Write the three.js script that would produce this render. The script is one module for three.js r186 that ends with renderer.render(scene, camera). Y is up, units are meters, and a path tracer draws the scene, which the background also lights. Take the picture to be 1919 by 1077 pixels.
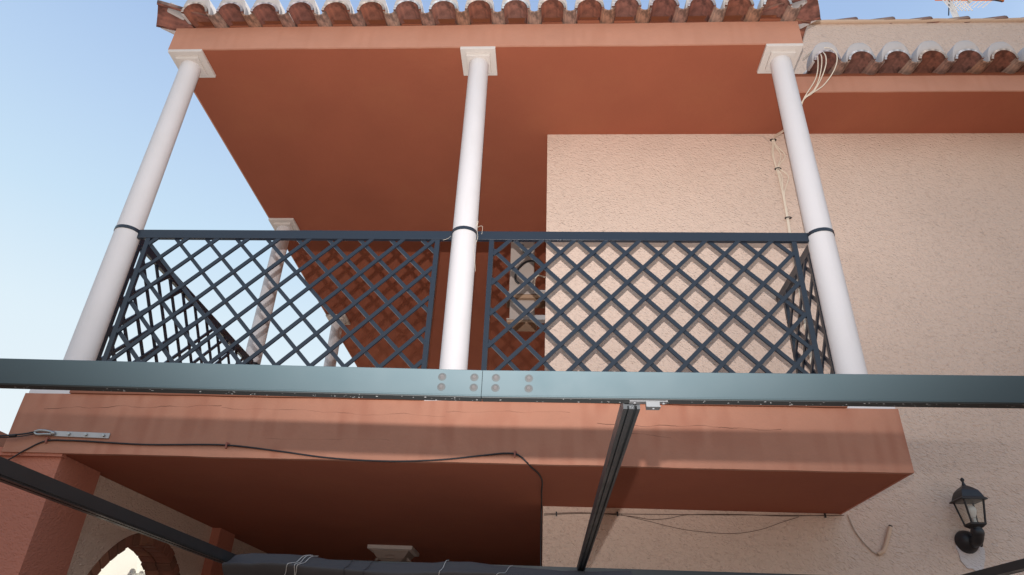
import * as THREE from 'three';
import { mergeGeometries, toCreasedNormals, mergeVertices } from 'three/addons/utils/BufferGeometryUtils.js';
import { RoundedBoxGeometry } from 'three/addons/geometries/RoundedBoxGeometry.js';

// ------------------------------------------------------------------ camera, sky, sun, flash, exposure
const scene = new THREE.Scene();
const camera = new THREE.PerspectiveCamera(45.508, 1024 / 575, 0.05, 900);
const D2R = Math.PI / 180;
camera.position.set(0.515, 1.6, 3.3);
camera.rotation.set(29.909 * D2R, 3.583 * D2R, 2.322 * D2R, 'YXZ');

const renderer = new THREE.WebGLRenderer({ antialias: true });
renderer.setSize(1024, 575);
renderer.toneMapping = THREE.LinearToneMapping;
renderer.toneMappingExposure = 1.0;
renderer.shadowMap.enabled = true;

const sunDir = new THREE.Vector3(0.60, 0.66, -0.46).normalize();
{ // clear summer sky: deep blue overhead, pale towards the horizon
  const w = 512, h = 256, data = new Float32Array(w * h * 4);
  const stops = [[-90, 0.80, 0.80, 0.78], [0, 0.86, 0.90, 0.92], [12, 0.83, 0.91, 0.95], [22, 0.74, 0.87, 0.955], [30, 0.585, 0.765, 0.93], [38, 0.48, 0.65, 0.885], [46, 0.38, 0.54, 0.82], [54, 0.345, 0.49, 0.785], [70, 0.235, 0.36, 0.66], [90, 0.17, 0.28, 0.57]];
  for (let j = 0; j < h; j++) {
    const el = ((j + 0.5) / h - 0.5) * Math.PI, e = el / D2R;
    let k = 0; while (k < stops.length - 2 && e > stops[k + 1][0]) k++;
    const a = stops[k], b = stops[k + 1], t = (e - a[0]) / (b[0] - a[0]);
    for (let i = 0; i < w; i++) {
      const az = ((i + 0.5) / w - 0.5) * 2 * Math.PI;
      const d = Math.cos(el) * Math.cos(az) * sunDir.x + Math.sin(el) * sunDir.y + Math.cos(el) * Math.sin(az) * sunDir.z;
      const g = 0.4 * Math.pow(Math.max(0, d), 500);
      const o = (j * w + i) * 4;
      for (let c = 0; c < 3; c++) data[o + c] = a[c + 1] + (b[c + 1] - a[c + 1]) * t + g;
      data[o + 3] = 1;
    }
  }
  const sky = new THREE.DataTexture(data, w, h, THREE.RGBAFormat, THREE.FloatType);
  sky.mapping = THREE.EquirectangularReflectionMapping; sky.magFilter = THREE.LinearFilter; sky.minFilter = THREE.LinearFilter;
  sky.needsUpdate = true;
  scene.background = sky; scene.environment = sky;
}
const sun = new THREE.DirectionalLight(new THREE.Color(1, 0.93, 0.82), 4.2);
sun.position.copy(sunDir).multiplyScalar(40); sun.castShadow = true;
Object.assign(sun.shadow.camera, { left: -14, right: 14, top: 14, bottom: -14, near: 1, far: 90 });
sun.shadow.mapSize.set(4096, 4096);
scene.add(sun, sun.target);
// the photographer's flash: it stands just above the lens (read from the doubled lattice and beam shadows)
const FLASH = new THREE.Vector3(0.5134, 1.7342, 3.3775), AIM = new THREE.Vector3(-0.0531, 0.8179, -0.5729);
const flash = new THREE.SpotLight(new THREE.Color(1, 0.955, 0.94), 80, 0, 55 * D2R, 1, 2);
flash.position.copy(FLASH); flash.target.position.copy(FLASH).addScaledVector(AIM, 5);
flash.castShadow = true; flash.shadow.radius = 0.4; flash.shadow.mapSize.set(2048, 2048);
scene.add(flash, flash.target);

// ------------------------------------------------------------------ helpers
function rng(seed) { let s = seed >>> 0; return () => { s = (s + 0x6D2B79F5) >>> 0; let t = s; t = Math.imul(t ^ (t >>> 15), t | 1); t ^= t + Math.imul(t ^ (t >>> 7), t | 61); return ((t ^ (t >>> 14)) >>> 0) / 4294967296; }; }
const V = (x, y, z) => new THREE.Vector3(x, y, z);
const names = {};
function numbered(n) { const k = names[n] = (names[n] ?? -1) + 1; return k ? `${n}_${String(k).padStart(3, '0')}` : n; }
function thing(name, label, category, pos = [0, 0, 0], group, kind) {
  const o = new THREE.Group(); o.name = numbered(name); o.position.set(...pos);
  o.userData = { label, category }; if (group) o.userData.group = group; if (kind) o.userData.kind = kind;
  scene.add(o); return o;
}
function part(name, geo, m, parent, label) {
  const o = new THREE.Mesh(geo, m); o.name = name; o.castShadow = o.receiveShadow = true; parent.add(o);
  if (label) o.userData.label = label; return o;
}
function solo(name, geo, m, label, category, group) {
  const o = part(numbered(name), geo, m, scene); o.userData = { label, category }; if (group) o.userData.group = group; return o;
}
function structure(name, geo, m) { const o = part(numbered(name), geo, m, scene); o.userData.kind = 'structure'; return o; }
// uv in metres from the face's main direction
function metreUV(g) {
  g = g.index ? g.toNonIndexed() : g;
  const p = g.attributes.position, uv = new Float32Array(p.count * 2), a = V(0, 0, 0), b = V(0, 0, 0), c = V(0, 0, 0);
  for (let i = 0; i < p.count; i += 3) {
    a.fromBufferAttribute(p, i); b.fromBufferAttribute(p, i + 1); c.fromBufferAttribute(p, i + 2);
    const n = b.clone().sub(a).cross(c.clone().sub(a)), x = Math.abs(n.x), y = Math.abs(n.y), z = Math.abs(n.z);
    [a, b, c].forEach((v, k) => {
      let s = v.x, t = v.y; if (x > y && x > z) { s = v.z; t = v.y; } else if (y > z) { s = v.x; t = v.z; }
      uv[(i + k) * 2] = s; uv[(i + k) * 2 + 1] = t;
    });
  }
  g.setAttribute('uv', new THREE.BufferAttribute(uv, 2)); return g;
}
function box(x0, x1, y0, y1, z0, z1, seg = [1, 1, 1]) {
  const g = new THREE.BoxGeometry(x1 - x0, y1 - y0, z1 - z0, ...seg); g.translate((x0 + x1) / 2, (y0 + y1) / 2, (z0 + z1) / 2); return metreUV(g);
}
function rbox(x0, x1, y0, y1, z0, z1, r = 0.004) {
  const g = new RoundedBoxGeometry(x1 - x0, y1 - y0, z1 - z0, 2, r); g.translate((x0 + x1) / 2, (y0 + y1) / 2, (z0 + z1) / 2); return metreUV(g);
}
// hand-trowelled box: edges and faces wander by a few millimetres
function wobble(g, amp, f = 3.1) {
  const p = g.attributes.position;
  for (let i = 0; i < p.count; i++) {
    const x = p.getX(i), y = p.getY(i), z = p.getZ(i);
    const n = (a, b) => Math.sin(a * f + b) * 0.5 + Math.sin(a * f * 2.7 + b * 1.7) * 0.3 + Math.sin(a * f * 6.1 + b * 2.3) * 0.2;
    p.setXYZ(i, x + amp * 0.5 * n(y + z, 1.3), y + amp * n(x + z * 0.8, 0.4), z + amp * n(x * 1.3 + y, 2.1));
  }
  g.computeVertexNormals(); return g;
}
function trowelled(x0, x1, y0, y1, z0, z1, seg, amp, r = 0.006) {
  const g = new THREE.BoxGeometry(x1 - x0, y1 - y0, z1 - z0, ...seg); g.translate((x0 + x1) / 2, (y0 + y1) / 2, (z0 + z1) / 2);
  return metreUV(toCreasedNormals(wobble(g.toNonIndexed(), amp), 0.7));
}
function tube(pts, r, seg = 0, rad = 8) {
  const c = new THREE.CatmullRomCurve3(pts.map(p => V(...p)), false, 'centripetal');
  return new THREE.TubeGeometry(c, seg || Math.max(10, pts.length * 8), r, rad, false);
}
function rod(a, b, r, rad = 8) { return tube([a, b], r, 1, rad); }
function lathe(pts, seg = 32) { return new THREE.LatheGeometry(pts.map(p => new THREE.Vector2(...p)), seg); }
function prism(shapePts, depth, bevel = 0) {
  const s = new THREE.Shape(shapePts.map(p => new THREE.Vector2(...p)));
  return new THREE.ExtrudeGeometry(s, { depth, bevelEnabled: bevel > 0, bevelSize: bevel, bevelThickness: bevel, bevelSegments: 2 });
}

// ------------------------------------------------------------------ textures
function noise2(seed) {
  const r = rng(seed), N = 256, t = new Float32Array(N * N); for (let i = 0; i < N * N; i++) t[i] = r();
  return (x, y, P) => { // tiling value noise with period P
    const xi = Math.floor(x), yi = Math.floor(y), fx = x - xi, fy = y - yi, u = fx * fx * (3 - 2 * fx), v = fy * fy * (3 - 2 * fy);
    const m = (a) => ((a % P) + P) % P, x0 = m(xi), x1 = m(xi + 1), y0 = m(yi), y1 = m(yi + 1);
    return (t[y0 * N + x0] * (1 - u) + t[y0 * N + x1] * u) * (1 - v) + (t[y1 * N + x0] * (1 - u) + t[y1 * N + x1] * u) * v;
  };
}
function fbm(n, u, v, base, oct, gain = 0.5) { let s = 0, a = 1, w = 0, f = base; for (let o = 0; o < oct; o++) { s += a * n(u * f + o * 17, v * f + o * 7, f); w += a; a *= gain; f *= 2; } return s / w; }
function makeTex(size, fn, metres, colour) {
  const d = new Uint8Array(size * size * 4), c = [0, 0, 0];
  for (let j = 0; j < size; j++) for (let i = 0; i < size; i++) {
    fn((i + 0.5) / size, (j + 0.5) / size, c, i, j); const o = (j * size + i) * 4;
    d[o] = Math.max(0, Math.min(255, c[0] * 255)); d[o + 1] = Math.max(0, Math.min(255, c[1] * 255)); d[o + 2] = Math.max(0, Math.min(255, c[2] * 255)); d[o + 3] = 255;
  }
  const t = new THREE.DataTexture(d, size, size); t.wrapS = t.wrapT = THREE.RepeatWrapping; t.magFilter = THREE.LinearFilter; t.minFilter = THREE.LinearMipmapLinearFilter; t.generateMipmaps = true;
  t.repeat.set(1 / metres, 1 / metres); if (colour) t.colorSpace = THREE.SRGBColorSpace; t.needsUpdate = true; return t;
}
const lin2s = (v) => v <= 0.0031308 ? v * 12.92 : 1.055 * Math.pow(v, 1 / 2.4) - 0.055;
// paint: base linear colour, coarse and fine mottling, and weathered patches towards a second colour
function paintTex(size, metres, base, amount, second, secAmt, seed, grain = 0.05) {
  const n = noise2(seed), n2 = noise2(seed + 9), r = rng(seed + 5);
  return makeTex(size, (u, v, c) => {
    const m = (fbm(n, u, v, 4, 5, 0.55) - 0.5) * 2, p = Math.max(0, fbm(n2, u, v, 6, 5, 0.6) - 0.5) * 2 * secAmt, g = (r() - 0.5) * grain;
    for (let k = 0; k < 3; k++) { let b = base[k] * (1 + amount * m + g); b = b + (second[k] - b) * Math.min(1, p); c[k] = lin2s(Math.max(0, b)); }
  }, metres, true);
}
// rough-cast stucco: thousands of small slanted, elongated dashes thrown on the wall
function roughcast(size, metres, count, len, wid, tilt, seed) {
  const h = new Float32Array(size * size).fill(0.5), r = rng(seed), px = size / metres;
  for (let k = 0; k < count; k++) {
    const cx = r() * size, cy = r() * size, L = len * px * (0.4 + 1.0 * r()), W = wid * px * (0.5 + 0.9 * r()), a = tilt + (r() - 0.5) * 1.0, s = (r() < 0.5 ? -1 : 1) * (0.12 + 0.25 * r());
    const ca = Math.cos(a), sa = Math.sin(a), R = Math.ceil(L);
    for (let j = -R; j <= R; j++) for (let i = -R; i <= R; i++) {
      const x = (i * ca + j * sa) / L, y = (-i * sa + j * ca) / W, q = x * x + y * y; if (q > 1) continue;
      const I = ((Math.round(cx) + i) % size + size) % size, J = ((Math.round(cy) + j) % size + size) % size;
      h[J * size + I] += s * (1 - q) * (1 - q);
    }
  }
  const n = noise2(seed + 3);
  return makeTex(size, (u, v, c, i, j) => { c[0] = c[1] = c[2] = 0.5 + 0.42 * Math.tanh((h[j * size + i] - 0.5) * 1.3) + 0.16 * (fbm(n, u, v, 64, 3) - 0.5); }, metres, false);
}
const TX = {};
TX.cast = roughcast(1024, 1.35, 18000, 0.0145, 0.0052, -0.45, 11);
TX.wall = paintTex(512, 2.7, [0.68, 0.525, 0.43], 0.06, [0.59, 0.44, 0.35], 0.5, 21, 0.06);
TX.fine = (() => { const n = noise2(31); return makeTex(512, (u, v, c) => { c[0] = c[1] = c[2] = 0.45 * fbm(n, u, v, 8, 3) + 0.4 * fbm(n, u, v, 48, 3) + 0.1; }, 0.9, false); })();
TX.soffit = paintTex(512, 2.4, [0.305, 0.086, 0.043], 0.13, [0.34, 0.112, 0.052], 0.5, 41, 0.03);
TX.redstucco = paintTex(512, 1.9, [0.47, 0.172, 0.112], 0.1, [0.53, 0.22, 0.145], 0.6, 51, 0.05);
TX.white = paintTex(512, 1.3, [0.645, 0.62, 0.62], 0.03, [0.57, 0.54, 0.51], 0.35, 61, 0.02);
TX.metal = (() => { const n = noise2(71); return makeTex(256, (u, v, c) => { const m = 0.55 + 0.5 * (fbm(n, u, v, 8, 5) - 0.5); c[0] = c[1] = c[2] = m; }, 0.5, false); })();
TX.clay = (() => { // weathered clay: streaks along the tile, soot and lime bloom
  const n = noise2(81), m = noise2(82); return makeTex(512, (u, v, c) => {
    const s = fbm(n, u * 1, v, 16, 4, 0.6), st = m(u * 64, v * 3, 64), k = 0.88 + 0.55 * (s - 0.5) + 0.16 * (st - 0.5);
    const dark = Math.max(0, fbm(m, u, v, 6, 5, 0.6) - 0.54) * 2.4;
    for (let q = 0; q < 3; q++) c[q] = k * (1 - Math.min(0.6, dark)) + 0.03 * q;
  }, 1, true);
})();
// painted slab edge: faint vertical run-off stains, two paint coats and hairline cracks
function edgeTex(base, second, seed, cracks) {
  const W = 2048, H = 256, n = noise2(seed), m = noise2(seed + 1), r = rng(seed + 2), crack = new Float32Array(W * H);
  for (const [x0, x1, y0, y1, wgt] of cracks) {
    let y = y0 * H; const N = Math.round((x1 - x0) * W); let dir = 0;
    for (let i = 0; i < N; i++) {
      dir = dir * 0.93 + (r() - 0.5) * 0.5; y += dir * 0.55 + ((y0 + (y1 - y0) * i / N) * H - y) * 0.03;
      const X = Math.round(x0 * W) + i, a = wgt * (0.55 + 0.45 * Math.sin(i * 0.07) * Math.sin(i * 0.023 + 1));
      for (let q = -1; q <= 1; q++) { const Y = Math.round(y) + q; if (Y >= 0 && Y < H && X < W) crack[Y * W + X] = Math.max(crack[Y * W + X], a * (q ? 0.35 : 1)); }
    }
  }
  const d = new Uint8Array(W * H * 4);
  for (let j = 0; j < H; j++) for (let i = 0; i < W; i++) {
    const u = i / W, v = j / H, streak = m(u * 128, v * 2 + 3, 128) * 0.6 + m(u * 32, v * 1.4 + 9, 32) * 0.4, blot = fbm(n, u, v * 0.125, 16, 5, 0.6);
    const s = Math.min(1, Math.max(0, (streak - 0.45) * 1.5 + (blot - 0.5) * 1.2)), g = (r() - 0.5) * 0.05, c = crack[j * W + i];
    for (let k = 0; k < 3; k++) { let b = base[k] + (second[k] - base[k]) * s; b *= (1 + g + 0.2 * (blot - 0.5)) * (1 - 0.9 * Math.min(1, c * 1.5)); d[(j * W + i) * 4 + k] = Math.max(0, Math.min(255, lin2s(b) * 255)); }
    d[(j * W + i) * 4 + 3] = 255;
  }
  const t = new THREE.DataTexture(d, W, H); t.wrapS = t.wrapT = THREE.RepeatWrapping; t.magFilter = THREE.LinearFilter; t.minFilter = THREE.LinearMipmapLinearFilter; t.generateMipmaps = true; t.colorSpace = THREE.SRGBColorSpace; t.needsUpdate = true; return t;
}
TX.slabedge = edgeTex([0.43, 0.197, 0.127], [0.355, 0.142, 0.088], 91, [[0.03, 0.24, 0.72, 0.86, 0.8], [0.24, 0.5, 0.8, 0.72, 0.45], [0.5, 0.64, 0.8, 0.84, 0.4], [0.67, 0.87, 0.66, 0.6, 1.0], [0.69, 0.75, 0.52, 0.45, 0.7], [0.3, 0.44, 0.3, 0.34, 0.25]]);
TX.slabedge.repeat.set(1 / 4.456, 1 / 0.314); TX.slabedge.offset.set(2.228 / 4.456, -2.516 / 0.314);
TX.roofedge = edgeTex([0.485, 0.235, 0.158], [0.445, 0.205, 0.132], 95, []);
TX.roofedge.repeat.set(1 / 4.5, 1 / 0.3);

const M = {};
const std = (o) => new THREE.MeshStandardMaterial(o);
M.wall = std({ map: TX.wall, bumpMap: TX.cast, bumpScale: 0.013, roughness: 0.96 });
M.soffit = std({ map: TX.soffit, bumpMap: TX.fine, bumpScale: 0.0025, roughness: 0.9 });
M.slabedge = std({ map: TX.slabedge, bumpMap: TX.fine, bumpScale: 0.0025, roughness: 0.9 });
M.roofedge = std({ map: TX.roofedge, bumpMap: TX.fine, bumpScale: 0.002, roughness: 0.9 });
M.redstucco = std({ map: TX.redstucco, bumpMap: TX.cast, bumpScale: 0.007, roughness: 0.95 });
M.white = std({ map: TX.white, bumpMap: TX.fine, bumpScale: 0.0012, roughness: 0.55 });
M.capital = std({ map: TX.white, bumpMap: TX.fine, bumpScale: 0.0015, roughness: 0.75, color: new THREE.Color(0.95, 0.92, 0.86) });
M.rail = std({ color: new THREE.Color(0.016, 0.023, 0.036), roughness: 0.6, roughnessMap: TX.metal, metalness: 0.0 });
M.beam = new THREE.MeshPhysicalMaterial({ color: new THREE.Color(0.042, 0.061, 0.068), roughness: 0.8, roughnessMap: TX.metal, specularIntensity: 0.5 });
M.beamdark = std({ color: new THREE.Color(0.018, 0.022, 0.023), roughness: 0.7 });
M.rafter = std({ color: new THREE.Color(0.024, 0.028, 0.031), roughness: 0.7, roughnessMap: TX.metal });
M.steel = new THREE.MeshStandardMaterial({ color: new THREE.Color(0.42, 0.42, 0.41), roughness: 0.8, roughnessMap: TX.metal, metalness: 0.85 });
M.bolt = std({ color: new THREE.Color(0.045, 0.043, 0.043), roughness: 0.95, metalness: 0.0 });
M.speck = std({ color: new THREE.Color(0.17, 0.175, 0.175), roughness: 0.8 });
M.patch = std({ map: TX.white, bumpMap: TX.cast, bumpScale: 0.008, roughness: 0.95, color: new THREE.Color(0.95, 0.91, 0.90) });
M.galv = std({ color: new THREE.Color(0.46, 0.44, 0.43), roughness: 0.9, roughnessMap: TX.metal, metalness: 0.55 });
M.black = std({ color: new THREE.Color(0.014, 0.014, 0.017), roughness: 0.45 });
M.cable = std({ color: new THREE.Color(0.018, 0.017, 0.02), roughness: 0.6 });
M.cablelight = std({ color: new THREE.Color(0.74, 0.65, 0.53), roughness: 0.55 });
M.cablewall = std({ color: new THREE.Color(0.50, 0.40, 0.33), roughness: 0.7 });
M.wiredark = std({ color: new THREE.Color(0.13, 0.085, 0.065), roughness: 0.8 });
M.cablered = std({ color: new THREE.Color(0.30, 0.10, 0.07), roughness: 0.7 });
M.conduit = std({ map: TX.wall, color: new THREE.Color(0.95, 0.9, 0.8), roughness: 0.85 });
M.fabric = std({ color: new THREE.Color(0.060, 0.055, 0.056), roughness: 0.95, bumpMap: TX.fine, bumpScale: 0.002 });
M.cordwhite = std({ color: new THREE.Color(0.5, 0.48, 0.45), roughness: 0.8 });
M.mortarwhite = std({ map: TX.white, bumpMap: TX.fine, bumpScale: 0.004, roughness: 0.9, color: new THREE.Color(0.80, 0.785, 0.77) });
M.bed = std({ map: TX.soffit, color: new THREE.Color(0.8, 0.9, 0.9), bumpMap: TX.fine, bumpScale: 0.006, roughness: 0.95 });
M.floortile = std({ map: TX.soffit, color: new THREE.Color(0.8, 0.95, 0.9), roughness: 0.6 });
const clay = (r, g, b) => std({ map: TX.clay, color: new THREE.Color(r, g, b), vertexColors: true, bumpMap: TX.clay, bumpScale: 0.003, roughness: 0.92 });
M.clay = [clay(1, 1, 1), clay(0.88, 0.8, 0.8), clay(1.05, 1.1, 1.1), clay(1.0, 0.85, 0.72)];
TX.clay2 = paintTex(256, 0.4, [0.55, 0.55, 0.55], 0.35, [0.3, 0.3, 0.3], 0.8, 181, 0.15);
M.brick = [[0.24, 0.10, 0.065], [0.19, 0.085, 0.055], [0.28, 0.13, 0.08]].map(c => std({ map: TX.clay2, color: new THREE.Color(...c).multiplyScalar(2), bumpMap: TX.cast, bumpScale: 0.003, roughness: 0.95 }));
M.glass = new THREE.MeshPhysicalMaterial({ color: new THREE.Color(0.93, 0.93, 0.9), transmission: 1, thickness: 0, roughness: 0.22 });
M.bulb = new THREE.MeshPhysicalMaterial({ color: new THREE.Color(0.9, 0.9, 0.9), roughness: 0.25, transmission: 0.25 });
M.rust = std({ color: new THREE.Color(0.30, 0.19, 0.12), roughness: 0.95, bumpMap: TX.cast, bumpScale: 0.002 });
M.boxwhite = std({ map: TX.white, color: new THREE.Color(0.50, 0.43, 0.375), roughness: 0.6 });
M.aerial = std({ color: new THREE.Color(0.88, 0.86, 0.83), roughness: 0.5 });
M.aerialred = std({ color: new THREE.Color(0.75, 0.24, 0.07), roughness: 0.5 });
M.cream = std({ map: TX.wall, color: new THREE.Color(1.35, 1.75, 1.95), roughness: 0.95 });
M.ground = std({ map: paintTex(512, 6, [0.30, 0.21, 0.14], 0.2, [0.24, 0.17, 0.11], 0.7, 131, 0.1), roughness: 0.97 });
M.patio = std({ map: paintTex(512, 3, [0.40, 0.235, 0.15], 0.12, [0.33, 0.19, 0.12], 0.6, 141, 0.06), roughness: 0.8 });

// ------------------------------------------------------------------ ground
structure('ground', metreUV(new THREE.PlaneGeometry(900, 900).rotateX(-Math.PI / 2)), M.ground);
structure('patio', box(-9, 9, 0.0, 0.02, -0.39, 9), M.patio);

// ------------------------------------------------------------------ house
const YS = 5.452, YB = 2.516, YF = 2.829, ZW = -0.897, XL = -2.108, XR = 2.108, XE = -2.234, ZBACK = -6.3;
const house = thing('house', 'peach roughcast house with terracotta balcony, porch and clay tile eaves', 'house', [0, 0, 0]);
part('wall', box(0.49, 7.5, 0, 6.745, -9, ZW), M.wall, house, 'peach roughcast main wall');
function lShape(y0, y1, xl, xr, zf) { // slab in plan: across the front and back along the terrace
  const s = new THREE.Shape([[xl, -zf], [xr, -zf], [xr, 0.94], [0.52, 0.94], [0.52, -ZBACK], [xl, -ZBACK]].map(p => new THREE.Vector2(...p)));
  const g = new THREE.ExtrudeGeometry(s, { depth: y1 - y0, bevelEnabled: false }); g.rotateX(-Math.PI / 2); g.translate(0, y0, 0); return metreUV(g);
}
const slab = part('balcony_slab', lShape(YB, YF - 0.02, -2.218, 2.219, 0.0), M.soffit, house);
part('slab_edge', trowelled(-2.228, 2.229, YB - 0.003, YF - 0.003, -0.012, 0.013, [90, 6, 1], 0.0025), M.slabedge, slab, 'cracked salmon painted edge of the balcony slab');
part('slab_edge', box(2.215, 2.2275, YB - 0.002, YF - 0.004, -0.90, -0.012), M.redstucco, slab);
part('slab_edge', box(-2.2275, -2.215, YB - 0.002, YF - 0.004, ZBACK, -0.012), M.redstucco, slab);
part('floor', lShape(YF - 0.0195, YF - 0.001, -2.21, 2.21, -0.005), M.floortile, slab);
for (const [a, b] of [[-1.985, -0.123], [0.123, 1.985]]) part('nosing', trowelled(a, b, YF - 0.001, YF + 0.019, -0.05, 0.024, [40, 1, 1], 0.002), M.floortile, slab, 'thin terracotta nosing tiles between the column bases');
// porch: left pillar, side wall with brick arch, second pillar, back wall
part('pillar', box(-3.6, -1.925, 0, YB - 0.0015, -0.355, -0.012), M.redstucco, house, 'rough red stucco porch pillar');
part('pillar_band', trowelled(-3.6, -1.915, 2.4985, 2.541, -0.03, 0.004, [40, 1, 1], 0.002), M.redstucco, house);
{
  const ac = [-1.15, 1.67], R = 0.665;
  const s = new THREE.Shape([[0.354, 0], [0.354, YB - 0.001], [6.29, YB - 0.001], [6.29, 0]].map(p => new THREE.Vector2(...p)));
  const h = new THREE.Path(); h.moveTo(-ac[0] - R, 0.05); h.lineTo(-ac[0] - R, ac[1]); h.absarc(-ac[0], ac[1], R, Math.PI, 0, true); h.lineTo(-ac[0] + R, 0.05); h.closePath(); s.holes.push(h);
  const g = new THREE.ExtrudeGeometry(s, { depth: 0.2, bevelEnabled: false, curveSegments: 40 }); // x = -z, y, extrude
  g.rotateY(Math.PI / 2); g.translate(-2.165, 0, 0);
  const sw = part('side_wall', metreUV(g), M.wall, house, 'shaded beige porch wall with a brick arch');
  const r = rng(5), N = 26, mid = 0.629, bg = [0, 1].map(() => metreUV(new RoundedBoxGeometry(0.072, mid * Math.PI / N - 0.010, 0.098, 1, 0.006)));
  for (let k = 0; k < N; k++) for (let d = 0; d < 2; d++) {
    const a = (k + 0.5) / N * Math.PI, b = part('brick', bg[0], M.brick[Math.floor(r() * 3)], sw);
    const rr = mid + (r() - 0.5) * 0.008;
    b.position.set(-2.165 + 0.05 + d * 0.102 + (d ? (r() - 0.3) * 0.006 : (r() - 0.7) * 0.006), ac[1] + Math.sin(a) * rr, ac[0] + Math.cos(a) * rr);
    b.rotation.set(-a, 0, 0); b.rotateY(Math.PI / 2);
  }
  for (const sgn of [-1, 1]) for (let k = 0; k < 22; k++) for (let d = 0; d < 2; d++) {
    const b = part('brick', bg[0], M.brick[Math.floor(r() * 3)], sw); b.position.set(-2.165 + 0.05 + d * 0.102, 0.06 + k * 0.0735, ac[0] + sgn * (mid)); b.rotateY(Math.PI / 2);
  }
}
part('pillar', box(-2.26, -1.90, 0, YB - 0.0015, -2.17, -1.90), M.redstucco, house);
part('back_wall', box(-2.26, 0.5, 0, YB - 0.0015, -6.29, -6.1), M.wall, house);
// balcony roof
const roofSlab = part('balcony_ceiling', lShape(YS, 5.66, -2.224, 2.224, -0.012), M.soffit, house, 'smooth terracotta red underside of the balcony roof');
part('fascia', trowelled(XE, 2.232, YS - 0.002, 5.672, -0.012, 0.0, [90, 4, 1], 0.0022), M.roofedge, roofSlab);
part('fascia', box(XE, -2.223, YS - 0.0015, 5.672, ZBACK, -0.012), M.roofedge, roofSlab);
part('fascia', box(2.223, 2.2315, YS - 0.0015, 5.672, -0.446, -0.012), M.roofedge, roofSlab);
const eave = part('eave_slab', box(2.2242, 7.5, YS + 0.0004, 5.60, -0.92, -0.458), M.soffit, house);
part('fascia', trowelled(2.2335, 7.5, YS - 0.001, 5.607, -0.458, -0.447, [90, 4, 1], 0.002), M.roofedge, eave);

// ---- clay tiles
function barrel(r0, r1, L, th, hk, segs, flip, rim = [0.92, 0.86, 0.84]) { // half barrel, front (wide) end at z=0, back at z=-L; springs from y=0
  const pos = [], col = [], uv = [], idx = [];
  const clayC = [0.36, 0.15, 0.105], topC = [0.42, 0.25, 0.18];
  const ring = (r, z) => { const o = []; for (let i = 0; i <= segs; i++) { const a = Math.PI * i / segs; o.push([Math.cos(a) * r, Math.sin(a) * r * hk, z]); } return o; };
  const strip = (A, B, c, fl) => { const b0 = pos.length / 3; for (let i = 0; i <= segs; i++) for (const [k, P] of [[0, A[i]], [1, B[i]]]) { pos.push(...P); col.push(...c); uv.push(i / segs * 0.3, P[2]); } for (let i = 0; i < segs; i++) { const q = b0 + i * 2; fl ? idx.push(q, q + 2, q + 1, q + 1, q + 2, q + 3) : idx.push(q, q + 1, q + 2, q + 1, q + 3, q + 2); } };
  const oF = ring(r0, 0), oB = ring(r1, -L), iF = ring(r0 - th, 0), iB = ring(r1 - th, -L);
  strip(oF, oB, topC, false); strip(iF, iB, clayC, true); strip(oF, iF, rim, true); strip(oB, iB, clayC, false);
  for (const e of [0, segs]) { const b0 = pos.length / 3; for (const P of [oF[e], iF[e], iB[e], oB[e]]) { pos.push(...P); col.push(...clayC); uv.push(P[0], P[2]); } e ? idx.push(b0, b0 + 1, b0 + 2, b0, b0 + 2, b0 + 3) : idx.push(b0, b0 + 2, b0 + 1, b0, b0 + 3, b0 + 2); }
  const g = new THREE.BufferGeometry(); g.setAttribute('position', new THREE.Float32BufferAttribute(pos, 3)); g.setAttribute('color', new THREE.Float32BufferAttribute(col, 3)); g.setAttribute('uv', new THREE.Float32BufferAttribute(uv, 2)); g.setIndex(idx);
  if (flip) g.scale(1, -1, 1), g.setIndex(idx.slice().reverse());
  g.computeVertexNormals(); return g;
}
const coverG = [barrel(0.099, 0.085, 0.42, 0.017, 0.84, 12), barrel(0.102, 0.087, 0.42, 0.018, 0.80, 12), barrel(0.097, 0.084, 0.42, 0.016, 0.88, 12)];
const channelG = barrel(0.047, 0.06, 0.42, 0.012, 0.8, 10, true, [0.46, 0.27, 0.19]);
const capG = [0, 1].map(k => { // lime mortar cap standing over the cover tile's mouth
  const P = [], w = 0.099, n = 14; for (let i = 0; i <= n; i++) { const a = Math.PI * i / n; P.push([Math.sign(Math.cos(a)) * Math.pow(Math.abs(Math.cos(a)), 0.85) * w, Math.pow(Math.sin(a), 0.9) * (0.153 + 0.01 * k)]); }
  for (let i = n; i >= 0; i--) { const a = Math.PI * i / n; P.push([Math.cos(a) * 0.092, Math.sin(a) * 0.084]); }
  const s = new THREE.Shape(P.map(p => new THREE.Vector2(...p)));
  const g = new THREE.ExtrudeGeometry(s, { depth: 0.10, bevelEnabled: true, bevelSize: 0.006, bevelThickness: 0.01, bevelSegments: 2, curveSegments: 4 }); g.translate(0, 0, -0.125);
  return metreUV(toCreasedNormals(wobble(g.toNonIndexed(), 0.003, 19), 0.8));
});
const rT = rng(77), SL = 13 * D2R;
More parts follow.
